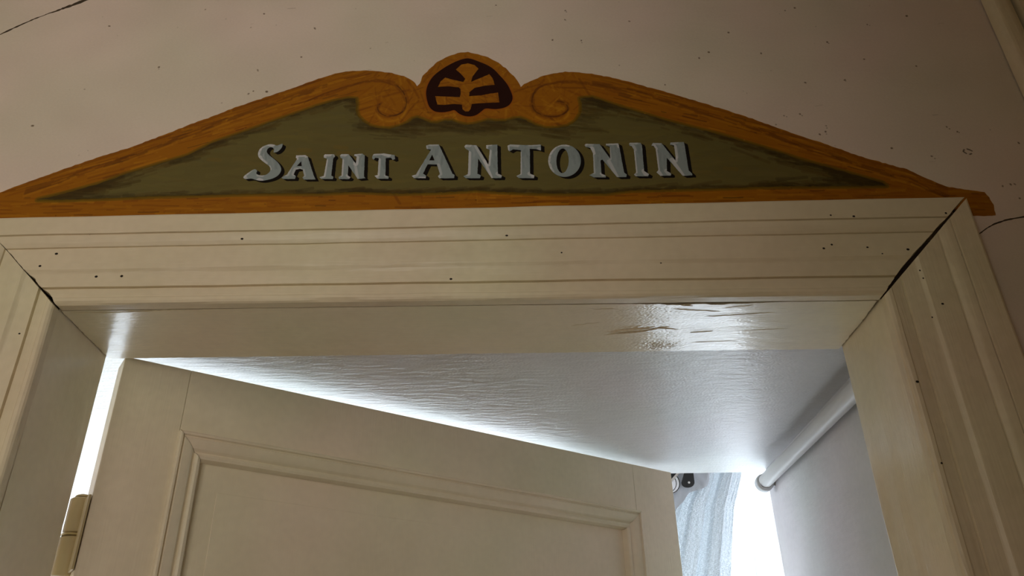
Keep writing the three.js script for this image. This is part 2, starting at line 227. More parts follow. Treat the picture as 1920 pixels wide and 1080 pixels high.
function sweep(at, n, flip) {                                               // at(k, w, z): point of profile station (w, z) at step k of n
  const pos = [], uv = [], idx = [];
  let run = 0; const runs = denser.map((p, i) => { if (i) run += Math.hypot(p[0] - denser[i - 1][0], p[1] - denser[i - 1][1]); return run; });
  for (let k = 0; k <= n; k++) denser.forEach(([w, z], i) => { const p = at(k, w, z, i); pos.push(p[0], p[1], p[2]); uv.push(p[3], runs[i]); });
  const m = denser.length;
  for (let k = 0; k < n; k++) for (let i = 0; i < m - 1; i++) { const a = k * m + i, b = a + 1, c = a + m, d = c + 1; flip ? idx.push(a, b, d, a, d, c) : idx.push(a, d, b, a, c, d); }
  for (const k of [0, n]) {                                                 // close the cut ends down to the back
    const base = pos.length / 3;
    denser.forEach(([w, z], i) => { const p = at(k, w, z, i), q = at(k, w, WZ + 0.0004, i); pos.push(p[0], p[1], p[2], q[0], q[1], q[2]); uv.push(p[0], p[1], p[0], p[1]); });
    for (let i = 0; i < m - 1; i++) { const a = base + 2 * i, b = a + 1, c = a + 2, d = a + 3; idx.push(a, c, b, c, d, b); }
  }
  const g = new THREE.BufferGeometry();
  g.setAttribute('position', new THREE.Float32BufferAttribute(pos, 3)); g.setAttribute('uv', new THREE.Float32BufferAttribute(uv, 2)); g.setIndex(idx);
  return toCreasedNormals(g, 0.45);
}
const frame = group('trim_1', 'moulded cream door casing and lining with open cracked mitres', 'door frame', scene, 'structure');
const jag = (s) => denser.map((_, i) => 0.0006 * noise2(i * 0.9, s));
const jagL = jag(1), jagR = jag(5), N_HEAD = 60;
mesh('head_casing', sweep((k, w, z, i) => {
  const t = k / N_HEAD, x0 = -(0.42 + w * SL) + gapL(w) + jagL[i] + 0.0002, x1 = 0.42 + w * SR - gapR(w) - jagR[i] - 0.0002, x = lerp(x0, x1, t);
  const s = lerp(SL, SR, clamp((x + 0.42) / 0.84, -0.15, 1.15)), wob = 0.0004 * noise2(x * 7, w * 40) * (w > 0 ? 1 : 0);
  return [x, Y0 + w * s + wob, z + 0.0003 * noise2(x * 9, w * 60 + 8), x];
}, N_HEAD, true), M.cream, frame);
for (const side of [-1, 1]) {
  const s0 = side < 0 ? SL : SR, n = 40;
  const m = mesh('casing_leg', sweep((k, w, z) => {
    const top = Y0 + w * s0 - 0.0002, y = lerp(top, 0, (k / n) ** 1.6), s = s0 * (side > 0 ? 1 + 0.03 * sm(0, 0.5, Y0 - y) : 1);
    return [side * (0.42 + w * s + 0.0003 * noise2(y * 7, w * 40 + side)), y, z + 0.0003 * noise2(y * 9, w * 60 + 3 * side), y];
  }, n, side > 0), M.cream, frame);
}
// underside of the head: split, knotty, thickly painted board
const cracks = [[0.1956, -0.0084, 0.2305, -0.0150, 0.7], [0.2437, -0.0379, 0.3182, -0.0303, 1.0], [0.1202, -0.0190, 0.1484, -0.0186, 0.6], [0.1021, -0.0561, 0.1353, -0.0483, 0.6], [0.205, -0.020, 0.262, -0.027, 0.6], [0.262, -0.019, 0.292, -0.0135, 0.6], [-0.41, -0.0125, -0.30, -0.0098, 0.8], [-0.37, -0.0075, -0.27, -0.0105, 0.5],
  [0.14, -0.079, 0.178, -0.072, 0.9], [0.18, -0.061, 0.225, -0.068, 0.7], [0.236, -0.076, 0.262, -0.0725, 1.2], [0.30, -0.072, 0.345, -0.069, 0.4], [0.24, -0.100, 0.30, -0.098, 0.4]];
function underside(x, z) {                                                  // metres below the plain face (down is positive)
  let h = 0;
  for (const [a, b, c, d, k] of cracks) {
    const l = Math.hypot(c - a, d - b), u = ((x - a) * (c - a) + (z - b) * (d - b)) / l, v = -(x - a) * (d - b) / l + (z - b) * (c - a) / l;
    if (u < 0 || u > l) continue;
    const e = Math.min(1, 5 * Math.min(u, l - u) / l), vv = v + 0.0006 * noise2(x * 90, k * 30);
    h -= 0.0016 * k * e * bell(vv, 0, 0.00055); h += 0.0002 * k * e * bell(vv, 0.0016, 0.0012);
  }
  const kx = (x - 0.1735) / 0.026, kz = (z + 0.0672 - 0.004 * (x - 0.1735) / 0.026) / 0.0078, r = Math.hypot(kx, kz);
  if (r < 1.6) { const e = 1 - sm(0.55, 1.3, r); h += e * (0.0011 + 0.0009 * Math.sin(kz * 7 + 1.5 * kx * kx + 0.8 * noise2(x * 120, z * 120))) - 0.0016 * bell(kz, -0.15 + 0.1 * kx, 0.22) * sm(0.1, 0.9, kx) * (1 - sm(1.0, 1.5, kx)); }
  h += 0.0006 * bell(x, 0.207, 0.024) * bell(z, -0.107, 0.011) * (0.4 + noise2(x * 330, z * 420) + 0.6 * noise2(x * 640, z * 640));
  h += 0.00010 * noise2(x * 300, z * 500) * (0.35 + bell(x, 0.22, 0.12)) + 0.00012 * Math.max(0, noise2(x * 520 + 40, z * 700) - 0.72);
  h += 0.00025 * noise2(x * 5, z * 26) + 0.00006 * noise2(x * 30, z * 160);
  return h;
}
{
  const nu = 760, nv = 210, zb = -0.1235;
  const zf = (x) => -0.0082 - 0.0003 * noise2(x * 60, 2) - 0.0036 * sm(0.16, 0.20, x) * (1 - sm(0.285, 0.32, x)) * (0.75 + 0.5 * noise2(x * 45, 8)) - 0.0007 * sm(0.02, 0.1, x) - 0.0005 * (1 - sm(-0.36, -0.2, x));
  const xe = (z, s) => s * (0.4196 - 0.0006 * (1 + noise2(z * 150, s * 4)) - 0.0012 * sm(-0.05, -0.01, z) * (s > 0 ? 1 : 0.4));
  const face = grid(nu, nv, (u, v) => {
    const vv = v * 1.02 - 0.01, z0 = clamp(vv, 0, 1), xm = lerp(-0.42, 0.42, u), z = lerp(zb, zf(xm), z0) + (z0 === 0 ? 0.0006 * noise2(xm * 80, 30) + 0.0012 * Math.max(0, noise2(xm * 33, 50) - 0.5) : 0), x = lerp(xe(z, -1), xe(z, 1), u);
    return [x, v === 0 || v === 1 ? Y0 + 0.012 : Y0 - underside(x, z), z];
  }, (u, v) => [u * 0.84, v * 0.115]);
  const g = mergeGeometries([face.toNonIndexed()].map((q) => q)); 
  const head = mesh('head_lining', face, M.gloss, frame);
  mesh('head_lining_back', box(-0.4185, 0.4185, Y0 + 0.0125, Y0 + 0.03, zb, -0.030), M.timber, frame);
  for (const s of [-1, 1]) {                                                // jamb linings with a worn, rounded back arris
    const jamb = grid(60, 200, (u, v) => {
      const y = lerp(0.001, Y0 + 0.011, v), z0 = -0.0060, b = 0.007;
      if (u > 0.999) return [s * 0.447, y, -0.1238];
      const uu = u / 0.985, z = uu <= 0.9 ? lerp(z0, -0.1238 + b, uu / 0.9) : -0.1238 + b * Math.cos(Math.min(1, (uu - 0.9) / 0.1) * Math.PI / 2) * 1, x = uu <= 0.9 ? 0.42 : 0.42 + b * 0.7 * (1 - Math.cos(Math.min(1, (uu - 0.9) / 0.1) * Math.PI / 2));
      return [s * (x + 0.0004 * noise2(y * 6, z * 30 + s) + 0.00008 * noise2(y * 40, z * 300)), y, z - (uu > 0.9 ? 0.0007 * Math.abs(noise2(y * 60, s * 9)) : 0)];
    }, (u, v) => [u * 0.13, v * 2]);
    if (s > 0) { const ix = jamb.index; for (let i = 0; i < ix.count; i += 3) { const a = ix.getX(i); ix.setX(i, ix.getX(i + 1)); ix.setX(i + 1, a); } jamb.computeVertexNormals(); }
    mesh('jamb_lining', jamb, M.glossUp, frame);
  }
}
// worm and nail holes in the paint of the casing
const hole = new THREE.SphereGeometry(1, 8, 6);
for (const [list, vertical] of [[D(HEAD_SPECKS), false], [D(LEG_SPECKS), true]]) for (const [x, y] of list) {
  const w = vertical ? (Math.abs(x) - 0.42) / (x > 0 ? SR : SL) : (y - Y0) / lerp(SL, SR, (x + 0.42) / 0.84);
  const m = mesh('nail_hole', hole, M.speck, frame), r = 0.0008 + 0.0006 * rnd();
  m.scale.set(r * (1 + 0.4 * rnd()), r, 0.0003); m.position.set(x, y, zOf(clamp(w, 0.002, 0.105)) + 0.0001);
}

// ---------------------------------------------------------------- the painted pediment
const sign = group('painted_sign', 'pediment painted on the wall over the door reading SAINT ANTONIN', 'sign');
{
  const W = 2048, H = 512, x0 = -0.61, S = W / 1.22, yT = Y0 + 0.388;
  const P = ([x, y]) => [(x - x0) * S, (yT - y) * S];
  const canvas = () => { const c = document.createElement('canvas'); c.width = W; c.height = H; return [c, c.getContext('2d')]; };
  const trace = (g, list) => { g.beginPath(); list.map(P).forEach(([x, y], i) => i ? g.lineTo(x, y) : g.moveTo(x, y)); };
  const finish = (c) => { const t = new THREE.CanvasTexture(c); t.colorSpace = THREE.SRGBColorSpace; t.repeat.set(1 / 1.22, S / H); t.offset.set(-x0 / 1.22, 1 - yT * S / H); return t; };
  const rgba = (c, a) => `rgba(${c[0] | 0},${c[1] | 0},${c[2] | 0},${a})`;
  const stroke = (g, x, y, ang, len, wid, col, a) => { g.strokeStyle = rgba(col, a); g.lineWidth = wid; g.lineCap = 'round'; const b = (rnd() - 0.5) * len * 0.12; g.beginPath(); g.moveTo(x, y); g.quadraticCurveTo(x + Math.cos(ang) * len / 2 - Math.sin(ang) * b, y + Math.sin(ang) * len / 2 + Math.cos(ang) * b, x + Math.cos(ang) * len, y + Math.sin(ang) * len); g.stroke(); };
  const outer = D(OUTER), field = D(FIELD), medal = D(MEDAL), emblem = D(EMBLEM);

  // ochre brushwork of the border
  const [co, go] = canvas();
  go.fillStyle = 'rgb(156,96,8)'; go.fillRect(0, 0, W, H);
  const along = (x, y) => { const wx = x / S + x0, wy = yT - y / S - Y0; if (wy < 0.158 - 0.02 * Math.abs(wx)) return 0.04 * (rnd() - 0.5); return wx < -0.13 ? -0.36 : wx > 0.13 ? 0.33 : Math.PI * rnd(); };
  const ochres = [[172, 112, 10], [140, 80, 6], [112, 60, 5], [158, 98, 8], [190, 130, 22], [128, 72, 6]];
  for (let i = 0; i < 5200; i++) { const x = rnd() * W, y = rnd() * H; stroke(go, x, y, along(x, y) + 0.12 * (rnd() - 0.5), 18 + 50 * rnd(), 1.5 + 4 * rnd(), ochres[(rnd() * ochres.length) | 0], 0.22 + 0.28 * rnd()); }
  for (let i = 0; i < 620; i++) { const x = rnd() * W, y = rnd() * H, a = along(x, y); if (Math.abs(x / S + x0) < 0.14 && y < 380) continue; stroke(go, x, y, a, 8 + 40 * rnd(), 1 + 2.2 * rnd(), rnd() < 0.7 ? [84, 42, 6] : [60, 40, 14], 0.25 + 0.3 * rnd()); }
  const line = (list, col, wid, a, dash) => { go.strokeStyle = rgba(col, a); go.lineWidth = wid; go.lineJoin = go.lineCap = 'round'; go.setLineDash(dash || []); trace(go, list); go.stroke(); go.setLineDash([]); };
  // darker strokes down the middle of each raking moulding, broken as a dry brush leaves them
  const mid = (k0, k1, drop) => outer.slice(k0, k1).map(([x, y]) => [x, y - drop]);
  for (const [a, b] of [[4, 17], [46, 58]]) {
    for (let k = 0; k < 5; k++) line(mid(a, b, 0.012 + 0.0016 * k), [84, 42, 6], 2.5 + 2 * rnd(), 0.3, [30 + 70 * rnd(), 14 + 60 * rnd(), 12 + 30 * rnd(), 30 * rnd() + 8]);
    line(mid(a, b, 0.0205), [182, 120, 20], 5, 0.4, [60, 12, 24, 18]);
    line(mid(a, b, 0.003), [120, 66, 8], 6, 0.4, [90, 10]);
  }
  for (const raw of [D(SCROLL_L), D(SCROLL_R)]) {
    const s = new THREE.CatmullRomCurve3(raw.map(([x, y]) => new THREE.Vector3(x, y, 0))).getPoints(90).map((p) => [p.x, p.y]), low = s.slice(44).map(([x, y]) => [x, y - 0.008]);
    line(low, [178, 118, 14], 10, 0.35, [40, 6]); line(low.slice(6, 40), [190, 130, 22], 4, 0.5, [22, 9]);
    for (let k = 0; k < 5; k++) line(s.map(([x, y]) => [x + 0.0011 * (k - 2), y + 0.0009 * (k - 2)]), [104, 54, 6], 3 + 2 * rnd(), 0.28, [18 + 40 * rnd(), 4 + 14 * rnd()]);
    line(s.slice(36), [66, 32, 6], 2.4, 0.55, [30, 8]);
  }
  line(medal.concat([medal[0]]), [156, 92, 12], 12, 0.6); line(medal.slice(3, 24), [150, 62, 14], 5, 0.4);
  // olive edge where the ochre meets the field
  line(field.concat([field[0]]), [100, 84, 12], 13, 0.55); line(field.concat([field[0]]), [80, 68, 14], 6, 0.5);
  for (let i = 0; i < 260; i++) { const x = rnd() * W, y = rnd() * H; go.fillStyle = rgba(rnd() < 0.5 ? [204, 146, 50] : [60, 28, 4], 0.5); go.fillRect(x, y, 1 + 2 * rnd(), 1 + 1.5 * rnd()); }
  M.ochre = new THREE.MeshPhysicalMaterial({ specularIntensity: 0.3, map: finish(co), bumpMap: strokesAlongU, bumpScale: 0.0003, roughness: 0.6 });

  // olive field with brown scumbling
  const [cf, gf] = canvas();
  gf.fillStyle = 'rgb(104,94,50)'; gf.fillRect(0, 0, W, H);
  const olives = [[112, 101, 56], [96, 86, 44], [104, 92, 46], [118, 104, 52], [100, 92, 56]];
  for (let i = 0; i < 3000; i++) stroke(gf, rnd() * W, rnd() * H, 0.5 * (rnd() - 0.5), 24 + 70 * rnd(), 3 + 9 * rnd(), olives[(rnd() * 5) | 0], 0.12 + 0.14 * rnd());
  const browns = [[70, 54, 20], [60, 44, 14], [82, 62, 20], [52, 42, 18]];
  const scumble = (list, n, sx, sy, a, ang) => { const q = list.map(P); for (let i = 0; i < n; i++) { const t = rnd() * (q.length - 1), k = Math.floor(t), x = lerp(q[k][0], q[k + 1][0], t - k) + sx * (rnd() + rnd() - 1), y = lerp(q[k][1], q[k + 1][1], t - k) + sy * (rnd() + rnd() - 1); stroke(gf, x, y, ang + 0.4 * (rnd() - 0.5), 14 + 46 * rnd(), 2 + 7 * rnd(), browns[(rnd() * 4) | 0], a * (0.5 + 0.8 * rnd())); } };
  scumble(field.slice(0, 14), 260, 26, 14, 0.24, -0.36);
  scumble(field.slice(12, 50), 620, 30, 30, 0.22, 0.1);
  scumble(field.slice(48, 58), 420, 46, 26, 0.26, 0.33);
  scumble(field.slice(58, 78), 420, 40, 9, 0.26, 0.0);
  scumble(field.slice(0, 3), 120, 50, 10, 0.3, -0.1); scumble(field.slice(53, 60), 300, 60, 20, 0.26, 0.1);
  for (let i = 0; i < 14; i++) stroke(gf, 200 + 1500 * rnd(), 260 + 200 * rnd(), 0.2 * rnd(), 20, 10, [140, 96, 20], 0.16);
  M.olive = new THREE.MeshPhysicalMaterial({ specularIntensity: 0.3, map: finish(cf), bumpMap: strokesAlongU, bumpScale: 0.0003, roughness: 0.55 });

  // grey-blue lettering with pale brush strokes
  const [cl, gl] = canvas();
  gl.fillStyle = 'rgb(142,154,154)'; gl.fillRect(0, 0, W, H);
  for (let i = 0; i < 4200; i++) { const x = 350 + rnd() * 1200, y = 150 + rnd() * 180; stroke(gl, x, y, Math.PI / 2 + 0.7 * (rnd() - 0.5), 8 + 26 * rnd(), 2 + 4 * rnd(), [[126, 140, 142], [116, 130, 130], [160, 168, 172], [140, 152, 152]][(rnd() * 4) | 0], 0.3); }
  for (const [, face] of LETTERS) {
    const q = D(face); gl.lineJoin = 'round';
    for (let k = 0; k < q.length; k++) { const a = q[k], b = q[(k + 1) % q.length], dx = b[0] - a[0], dy = b[1] - a[1]; if (dy > 0.004 || (dx > 0.004 && Math.abs(dy) < 0.003) || rnd() < 0.15) { gl.strokeStyle = `rgba(214,212,214,${0.45 + 0.35 * rnd()})`; gl.lineWidth = 5 + 6 * rnd(); trace(gl, [a, [lerp(a[0], b[0], 0.3 + 0.6 * rnd()), lerp(a[1], b[1], 0.9)]]); gl.stroke(); } }
  }
  M.letter = new THREE.MeshStandardMaterial({ map: finish(cl), bumpMap: strokesAlongV, bumpScale: 0.0003, roughness: 0.5 });
  M.letterShade = new THREE.MeshPhysicalMaterial({ color: 0x130d09, roughness: 0.8, specularIntensity: 0.3 });
  M.maroon = new THREE.MeshPhysicalMaterial({ color: 0x2a0e06, roughness: 0.8, specularIntensity: 0.3 });

  const ragged = (list, amp, step) => { const o = []; list.forEach((p, i) => { const q = list[(i + 1) % list.length], l = Math.hypot(q[0] - p[0], q[1] - p[1]), n = Math.max(1, Math.round(l / step)); for (let k = 0; k < n; k++) { const x = lerp(p[0], q[0], k / n), y = lerp(p[1], q[1], k / n); o.push([x + amp * noise2(x * 260, y * 260), y + amp * noise2(x * 260 + 50, y * 260)]); } }); return o; };
  const v2 = (list) => list.map(([x, y]) => new THREE.Vector2(x, y));
  const coat = (list, holes, lo, hi) => { const s = new THREE.Shape(v2(list)); for (const h of holes) s.holes.push(new THREE.Path(v2(h))); const g = new THREE.ExtrudeGeometry(s, { depth: hi - lo, bevelEnabled: false }); g.translate(0, 0, WZ + lo); return g; };
  const smooth = (list, n) => new THREE.CatmullRomCurve3(list.map(([x, y]) => new THREE.Vector3(x, y, 0)), true, 'centripetal').getPoints(n).slice(0, -1).map((p) => [p.x, p.y]);
  const shift = (list, d) => list.map(([x, y]) => [x + d, y - 0.66 * d]);
  mesh('border', coat(ragged(outer, 0.0007, 0.004), [], 0, 0.0003), M.ochre, sign).userData.label = 'ochre scrolled border';
  mesh('field', coat(ragged(field, 0.0007, 0.004), [], 0.0002, 0.0005), M.olive, sign).userData.label = 'olive green field behind the lettering';
  const md = mesh('medallion', coat(smooth(medal, 120), [], 0.0002, 0.0005), M.maroon, sign); md.userData.label = 'dark maroon medallion with lobed lower edge';
  mesh('emblem', coat(ragged(emblem, 0.0002, 0.003), [], 0.0004, 0.0007), M.ochre, md).userData.label = 'ochre tree-like emblem of five leaves';
  for (const [kind, face, inner] of LETTERS) {
    const f0 = D(face), h0 = inner.length ? [D(inner)] : [], f = kind === 's' || kind === 'o' ? smooth(f0, 110) : ragged(f0, 0.0002, 0.002);
    const l = mesh('letter', coat(f, h0, 0.0007, 0.0010), M.letter, sign);
    l.userData.label = 'grey painted letter ' + kind.toUpperCase();
    mesh('letter_shade', mergeGeometries([0.0010, 0.0020, 0.0030, 0.0041].map((d, i) => coat(shift(f, d), h0.map((h) => shift(h, d)), 0.0005, 0.00054 + 0.00003 * i))), M.letterShade, l).userData.label = 'black drop line of the letter';
  }
}

// ---------------------------------------------------------------- the door, ajar into the bedroom
const door = group('door_1', 'cream panelled door standing ajar into the bright bedroom', 'door', scene, 'structure');
door.position.set(-0.43, 0, -0.164); door.rotation.y = THREE.MathUtils.degToRad(34.06);
{
  const T = Y0 + 0.008, B = 0.012, X0 = 0.003, X1 = 0.8705, F = 0.0375;        // F: hall face
  const px0 = 0.104, px1 = 0.7545;                                           // panel opening between the stiles
  const rail = (x0, x1, y0, y1) => { const g = new RoundedBoxGeometry(x1 - x0, y1 - y0, F, 2, 0.0010); g.translate((x0 + x1) / 2, (y0 + y1) / 2, F / 2); boxUV(g); return g; };
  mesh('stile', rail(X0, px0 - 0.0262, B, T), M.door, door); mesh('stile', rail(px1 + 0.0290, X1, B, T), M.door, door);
  const rails = [[T - 0.094, T], [1.02, 1.22], [B, B + 0.22]];
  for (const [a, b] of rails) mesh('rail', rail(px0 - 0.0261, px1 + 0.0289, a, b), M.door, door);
  const prof = [[0, F], [0.0005, F + 0.0045], [0.0025, F + 0.0062], [0.0045, F + 0.0058], [0.0055, F + 0.0030], [0.0066, F + 0.0024], [0.0078, F + 0.0040], [0.0130, F + 0.0038], [0.0185, F + 0.0008], [0.0213, F - 0.0030], [0.0226, F - 0.0030], [0.0236, F - 0.0006], [0.0262, F + 0.0004], [0.0290, F - 0.0012], [0.0308, F - 0.0050], [0.0310, F - 0.0130]];
  for (const [y0, y1] of [[1.22, T - 0.094], [B + 0.22, 1.02]]) {
    const m = 0.0155, a = [px0 - m - 0.0115, px1 + m + 0.0205], bt = [y0 - m, y1 + m + 0.0030];
    // four mitred lengths of moulding round each panel
    const corners = [[a[0], bt[1]], [a[1], bt[1]], [a[1], bt[0]], [a[0], bt[0]]], inn = [[1, -1], [-1, -1], [-1, 1], [1, 1]];
    for (let k = 0; k < 4; k++) {
      const p = corners[k], q = corners[(k + 1) % 4], ip = inn[k], iq = inn[(k + 1) % 4], pos = [], uv = [], idx = [], n = 12;
      for (let i = 0; i <= n; i++) prof.forEach(([w, z], j) => {
        const t = i / n, e = 0.0003;
        const P0 = [p[0] + ip[0] * w, p[1] + ip[1] * w], Q0 = [q[0] + iq[0] * w, q[1] + iq[1] * w], L = Math.hypot(Q0[0] - P0[0], Q0[1] - P0[1]), tt = lerp(e / L, 1 - e / L, t);
        const x = lerp(P0[0], Q0[0], tt), y = lerp(P0[1], Q0[1], tt);
        pos.push(x, y, z); uv.push(k % 2 ? x : y * 1, k % 2 ? y : x);
      });
      const mm = prof.length;
      for (let i = 0; i < n; i++) for (let j = 0; j < mm - 1; j++) { const A = i * mm + j, Bq = A + 1, C = A + mm, Dq = C + 1; idx.push(A, Bq, Dq, A, Dq, C); }
      const g = new THREE.BufferGeometry(); g.setAttribute('position', new THREE.Float32BufferAttribute(pos, 3)); g.setAttribute('uv', new THREE.Float32BufferAttribute(uv, 2)); g.setIndex(idx);
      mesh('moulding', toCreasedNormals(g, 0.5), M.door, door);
    }
    const s = new RoundedBoxGeometry(px1 - px0 + 0.0515, y1 - y0 + 0.026, 0.014, 2, 0.001); s.translate((px0 + px1) / 2, (y0 + y1) / 2, F - 0.0185); boxUV(s);
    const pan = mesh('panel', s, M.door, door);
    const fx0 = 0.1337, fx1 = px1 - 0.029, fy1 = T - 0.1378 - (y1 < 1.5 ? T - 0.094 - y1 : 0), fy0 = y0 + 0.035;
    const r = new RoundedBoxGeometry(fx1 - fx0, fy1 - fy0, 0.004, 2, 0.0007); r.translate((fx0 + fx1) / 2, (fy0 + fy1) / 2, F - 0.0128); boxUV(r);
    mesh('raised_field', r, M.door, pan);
  }
  // two-knuckle lift-off hinges on the knuckle line
  for (const y of [Y0 - 0.191, 1.05, 0.25]) {
    const h = group('hinge', null, null, door); h.userData.label = 'painted two-knuckle hinge with brass washer'; h.position.set(-0.001, y, 0.0045);
    const knuckle = (a, b, r) => new THREE.LatheGeometry([[0, a], [r * 0.85, a], [r, a + 0.0015], [r, b - 0.0015], [r * 0.85, b], [0, b]].map(([p, q]) => new THREE.Vector2(p, q)), 24);
    mesh('knuckle', knuckle(0.0025, 0.040, 0.0122), M.hinge, h); mesh('knuckle', knuckle(-0.042, -0.001, 0.0134), M.hinge, h);
    mesh('washer', knuckle(-0.0009, 0.0024, 0.0140), M.brass, h);
    mesh('hinge_tip', new THREE.LatheGeometry([[0, 0.0455], [0.004, 0.0450], [0.0075, 0.0435], [0.0092, 0.0402], [0, 0.0402]].reverse().map(([p, q]) => new THREE.Vector2(p, q)), 20), M.hinge, h);
    mesh('hinge_leaf', new THREE.BoxGeometry(0.0022, 0.076, 0.030).translate(0.0018, -0.001, 0.021), M.hinge, h);
  }
  // keyhole plate and handle, low on the door
  const k = group('door_handle', null, null, door);
  mesh('plate', new RoundedBoxGeometry(0.04, 0.20, 0.004, 2, 0.0015).translate(0.822, 1.05, F + 0.002), M.brass, k);
  mesh('lever', new THREE.TubeGeometry(new THREE.CatmullRomCurve3([[0.822, 1.09, F], [0.822, 1.09, F + 0.045], [0.80, 1.09, F + 0.055], [0.72, 1.088, F + 0.055]].map((p) => new THREE.Vector3(...p))), 30, 0.008, 10), M.brass, k);
}

// ---------------------------------------------------------------- the bedroom seen past the door
const HC = Y0 + 0.026, ZE = -0.6877, WX = 0.4900;
{
  const g = new RoundedBoxGeometry(WX + 0.08 + 1.1, 0.05, -0.1245 - ZE, 2, 0.002); g.translate((WX + 0.08 - 1.1) / 2, HC + 0.025, (ZE - 0.1245) / 2); boxUV(g);
  tag(mesh('ceiling_bedroom', g, M.white), 'low white painted ceiling just beyond the door head', 'ceiling', 'structure');
  tag(mesh('wall_bedroom_right', box(WX, WX + 0.08, 0, HC - 0.0005, -0.6704, -0.1245), M.whiteWall), 'pale grey partition on the right inside the bedroom', 'wall', 'structure');
  tag(mesh('wall_bedroom_left', box(-1.35, -1.25, 0, 2.75, -1.62, -0.1245), M.whiteWall), 'white bedroom wall behind the door', 'wall', 'structure');
  tag(mesh('wall_bedroom_side', box(1.3, 1.4, 0, 2.75, -1.62, -0.124), M.whiteWall), 'white side wall of the bedroom past the partition', 'wall', 'structure');
  tag(mesh('wall_bedroom_front', box(0.80, 1.3, 0, 2.75, -0.22, -0.124), M.whiteWall), 'white bedroom wall beside the partition', 'wall', 'structure');
  tag(mesh('ceiling_upper', box(-1.35, 1.4, 2.75, 2.85, -1.62, -0.1245), M.white), 'high white ceiling of the bedroom', 'ceiling', 'structure');
  const back = group('wall_back', 'white bedroom wall with the curtained window', 'wall', scene, 'structure');
  mesh('wall_panel', mergeGeometries([box(-1.25, -1.1, 0, 2.75, -1.56, -1.46), box(1.1, 1.3, 0, 2.75, -1.56, -1.46), box(-1.1, 1.1, 0, 0.86, -1.56, -1.46), box(-1.1, 1.1, 2.26, 2.75, -1.56, -1.46)]), M.whiteWall, back);
  const w = group('window_1', 'white framed bedroom window behind the curtains', 'window', scene, 'structure');
  mesh('window_frame', mergeGeometries([box(-1.1, 1.1, 0.86, 0.90, -1.53, -1.48), box(-1.1, 1.1, 2.22, 2.26, -1.53, -1.48), box(-1.1, -1.06, 0.90, 2.22, -1.53, -1.48), box(1.06, 1.1, 0.90, 2.22, -1.53, -1.48), box(-0.13, -0.07, 0.90, 2.22, -1.53, -1.48)]), M.white, w);
  mesh('pane', box(-1.06, -0.13, 0.90, 2.22, -1.507, -1.503), M.glass, w); mesh('pane', box(-0.07, 1.06, 0.90, 2.22, -1.507, -1.503), M.glass, w);
}
{
  const pipe = group('wall_pipe', 'white painted pipe running under the bedroom ceiling along the partition', 'pipe');
  const PX = WX - 0.0162, PY = Y0 - 0.0055, R = 0.0114;
  const path = new THREE.LineCurve3(new THREE.Vector3(PX, PY - 0.0055, -0.126), new THREE.Vector3(PX, PY, -0.626));
  mesh('tube', new THREE.TubeGeometry(path, 30, R, 28), M.pipe, pipe);
  const end = new THREE.LatheGeometry([[0, 0], [R * 0.75, 0.0005], [R, 0.003], [R, 0.010]].map(([p, q]) => new THREE.Vector2(p, q)), 28); end.rotateX(Math.PI / 2); end.translate(PX, PY, -0.6355);
  mesh('end_cap', end, M.pipe, pipe);
  const ring = new THREE.LatheGeometry([[0.0105, 0.009], [0.0142, 0.008], [0.0152, 0.004], [0.0150, -0.004], [0.0125, -0.009], [0, -0.011]].map(([p, q]) => new THREE.Vector2(p, q)).reverse(), 32); ring.rotateX(Math.PI / 2); ring.translate(PX - 0.0006, PY - 0.0016, -0.641);
  mesh('collar', ring, M.pipeEnd, pipe).userData.label = 'grey end collar';
  mesh('bracket', box(PX, WX + 0.0005, PY - 0.010, PY + 0.002, -0.198, -0.182), M.pipe, pipe);
  mesh('bracket', box(PX + 0.012, WX + 0.0005, PY - 0.008, PY + 0.006, -0.646, -0.634), M.pipeEnd, pipe);
}
